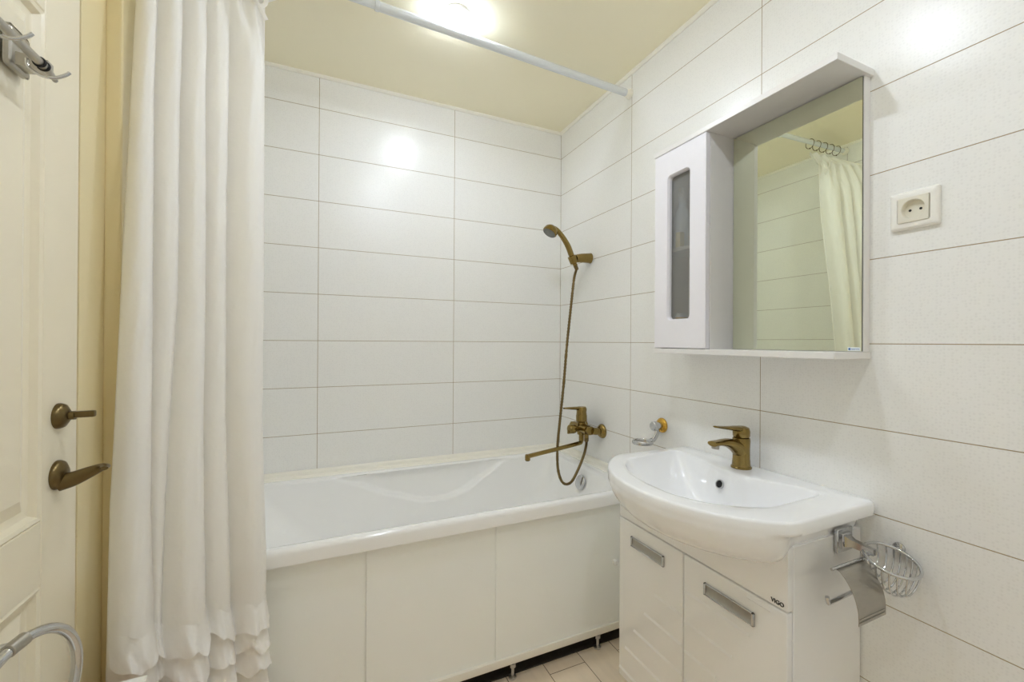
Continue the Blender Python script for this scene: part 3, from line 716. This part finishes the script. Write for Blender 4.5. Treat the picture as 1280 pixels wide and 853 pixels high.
for z in zs:
    rows.append([curtain_pt(i/NS, z)[0] + Vector((0, 0, .010*math.sin(i/NS*PI*10)**2*(-1) if z > 1.0 else 0)) for i in range(NS+1)])
V = [[b.verts.new(p) for p in R] for R in rows]
for a, c in zip(V, V[1:]):
    for i in range(NS): b.faces.new((a[i], a[i+1], c[i+1], c[i]))
cur = thing('shower_curtain', 'white fabric shower curtain gathered in folds beside the door', 'curtain', (-1.44, -.8, Z0))
co = obj('curtain_fabric', b, M_fabric, cur, angle=180)
sd = co.modifiers.new('thickness', 'SOLIDIFY'); sd.thickness = .0012; sd.offset = 0
# gathered ruffles round the foot of the curtain
for k in range(7):
    zt = -.650-.056*k; b = B(); RW = []
    for j in range(9):
        t = j/8; row = []
        for i in range(NS+1):
            s = i/NS
            wob = .026*noise.noise(Vector((s*3.0, k*3.1, 2))) + .020*noise.noise(Vector((s*8, k*7.7, 5))) + .050*(1-s)**1.5
            z = zt + wob - .062*t + .020*t*noise.noise(Vector((s*13, k*2.9, 1)))
            p, nrm = curtain_pt(s, z)
            fl = .003 + .022*t**1.2 + .014*t*noise.noise(Vector((s*14, k*5.3, t*1.3))) + .005*t*noise.noise(Vector((s*30, k, t*3)))
            if j == 0: fl = .003 + .010*max(0, noise.noise(Vector((s*16, k, 9))))
            row.append(p + nrm*max(.0015, fl))
        RW.append(row)
    V = [[b.verts.new(p) for p in R] for R in RW]
    for a, c in zip(V, V[1:]):
        for i in range(NS): b.faces.new((a[i], a[i+1], c[i+1], c[i]))
    obj('ruffle', b, M_fabric, cur, angle=180)
# stitched hem at the open edge
b = B(); tube(b, [curtain_pt(1, z)[0]+Vector((.001, 0, 0)) for z in zs[2:]], lambda t: (.0028, .0028), 8); obj('edge_hem', b, M_fabric, cur)
# tie ribbon at the corner
b = B()
for pts in ([(-1.375, -.632, 1.005), (-1.362, -.640, .970), (-1.345, -.640, .945), (-1.331, -.634, .955), (-1.330, -.622, .985), (-1.338, -.610, 1.0)], [(-1.372, -.630, 1.0), (-1.358, -.640, .962), (-1.340, -.640, .935), (-1.327, -.634, .912)]):
    tube(b, smooth_path(pts, 8), lambda t: (.0055, .0012), 8, up=(0,1,0))
obj('tie_ribbon', b, M_fabric, cur)
ring0 = None
xs = [-1.275, -1.335, -1.395, -1.455, -1.515]
LBL = ['farthest from the wall', 'second from the open edge', 'in the middle of the five', 'second from the left wall', 'closest to the left wall']
for x, l in zip(xs, LBL):
    zc = rodz(x)-.010
    lab = 'dark metal ring holding the shower curtain on its rod, ' + l
    if ring0 is None:
        ring0 = thing('curtain_ring', lab, 'curtain ring', (x, RY, zc), 'rings on the curtain rod')
        b = B(); tube(b, circle((x, RY, zc), .025, (1, .15, 0), 32), .0016, 8, closed=True); obj('hoop', b, M_bronze, ring0)
        b = B(); lathe(b, [(.003, -.003), (.003, .003)], (x, RY, zc-.0255), (0,0,1), 10); obj('clip', b, M_bronze, ring0)
    else: copy_thing(ring0, (x, RY, zc+ZF), lab)

# ------------------------------------------------------------------ ceiling lamps
lamp0 = None
for (x, y), l in (((-.76, -.596), 'round recessed ceiling lamp above the bathtub'), ((-.82, -1.275), 'round recessed ceiling lamp over the middle of the room'), ((-.80, -1.95), 'round recessed ceiling lamp at the end away from the bathtub')):
    if lamp0 is None:
        lamp0 = thing('ceiling_lamp', l, 'lamp', (x, y, ZC), 'recessed ceiling lamps')
        b = B(); lathe(b, [(.047, -.0005), (.047, .004), (.043, .008), (.036, .009), (.034, .0005)], (x, y, ZC), (0,0,-1), 40, cap0=False, cap1=False); obj('lamp_ring', b, M_socket, lamp0)
        b = B(); lathe(b, [(.0345, .0005), (.0345, .010), (.030, .015), (.018, .018), (.001, .019)], (x, y, ZC), (0,0,-1), 40); obj('lamp_glass', b, M_lamp, lamp0)
    else: copy_thing(lamp0, (x, y, ZC+ZF), l)

# ------------------------------------------------------------------ hook rack, towel ring, box
hk = thing('hook_rack', 'chrome bar rack with curved hooks on the door', 'hook rack', (FX, -1.14, .44))
HX = FX+.044
b = B(); box(b, FX+.0005, FX+.010, -1.146, -1.094, .414, .478, .008, 3)
loft(b, [[Vector((x, y, z)) for y, z in ((-1.134+k, .420+k*.3), (-1.106-k, .420+k*.3), (-1.106-k, .440-k*.3), (-1.134+k, .440-k*.3))] for x, k in ((FX+.009, 0), (FX+.030, .004), (HX, .006))])
obj('wall_bracket', b, M_steel, hk)
b = B(); tube(b, [(HX, -1.50, .423), (HX, -1.143, .423)], .0060, 18); tube(b, [(HX, -1.146, .423), (HX, -1.135, .423), (HX, -1.122, .421), (HX, -1.106, .418)], lambda t: lerp(.0066, .0035, t**2), 16); obj('bar', b, M_steel, hk)
for y in (-1.150, -1.139):
    b = B(); tube(b, circle((HX, y, .423), .0068, (0,1,0), 24), .0017, 8, closed=True); obj('black_washer', b, M_rubber, hk)
for y in (-1.168, -1.262, -1.38):
    b = B(); tube(b, smooth_path([(HX-.006, y, .416), (HX-.004, y, .404), (HX+.008, y+.001, .396), (HX+.022, y+.003, .396), (HX+.034, y+.005, .404), (HX+.039, y+.006, .410)], 8), .0024, 10); obj('hook', b, M_chrome, hk)
tr = thing('towel_ring', 'chrome towel ring on the door in the lower left corner', 'towel ring', (FX, -1.27, -.43))
a = .248; h = Vector((math.sin(a), math.cos(a), 0)); c = Vector((-1.560, -1.205, -.523)); rr = .095
b = B(); tube(b, [c+h*(rr*math.cos(2*PI*i/64))+Vector((0,0,rr*math.sin(2*PI*i/64))) for i in range(64)], .0072, 14, closed=True); obj('ring', b, M_chrome, tr)
q = math.radians(95); pc = c+h*(rr*math.cos(q))+Vector((0,0,rr*math.sin(q))); tg = h*(-math.sin(q))+Vector((0,0,math.cos(q)))
b = B(); lathe(b, [(.0085, -.013), (.0095, -.012), (.0095, .012), (.0085, .013)], pc, tg, 20); obj('collar', b, M_steel, tr)
b = B(); tube(b, [pc, Vector((FX+.006, pc.y-.01, pc.z))], .006, 14); lathe(b, [(.022, .0005), (.022, .004), (.010, .010)], (FX, pc.y-.01, pc.z), (1,0,0), 28); obj('mount', b, M_chrome, tr)
bx = thing('storage_box', 'white-topped box with a brown side, standing below the curtain', 'box', (-1.54, -1.05, Z0))
b = B(); box(b, -1.578, -1.481, -1.24, -.9925, Z0+.0, -.662, .001, 1); obj('box_body', b, M_card, bx)
b = B(); box(b, -1.579, -1.480, -1.241, -.9915, -.6615, -.650, .0015, 1); obj('lid', b, M_boxw, bx)
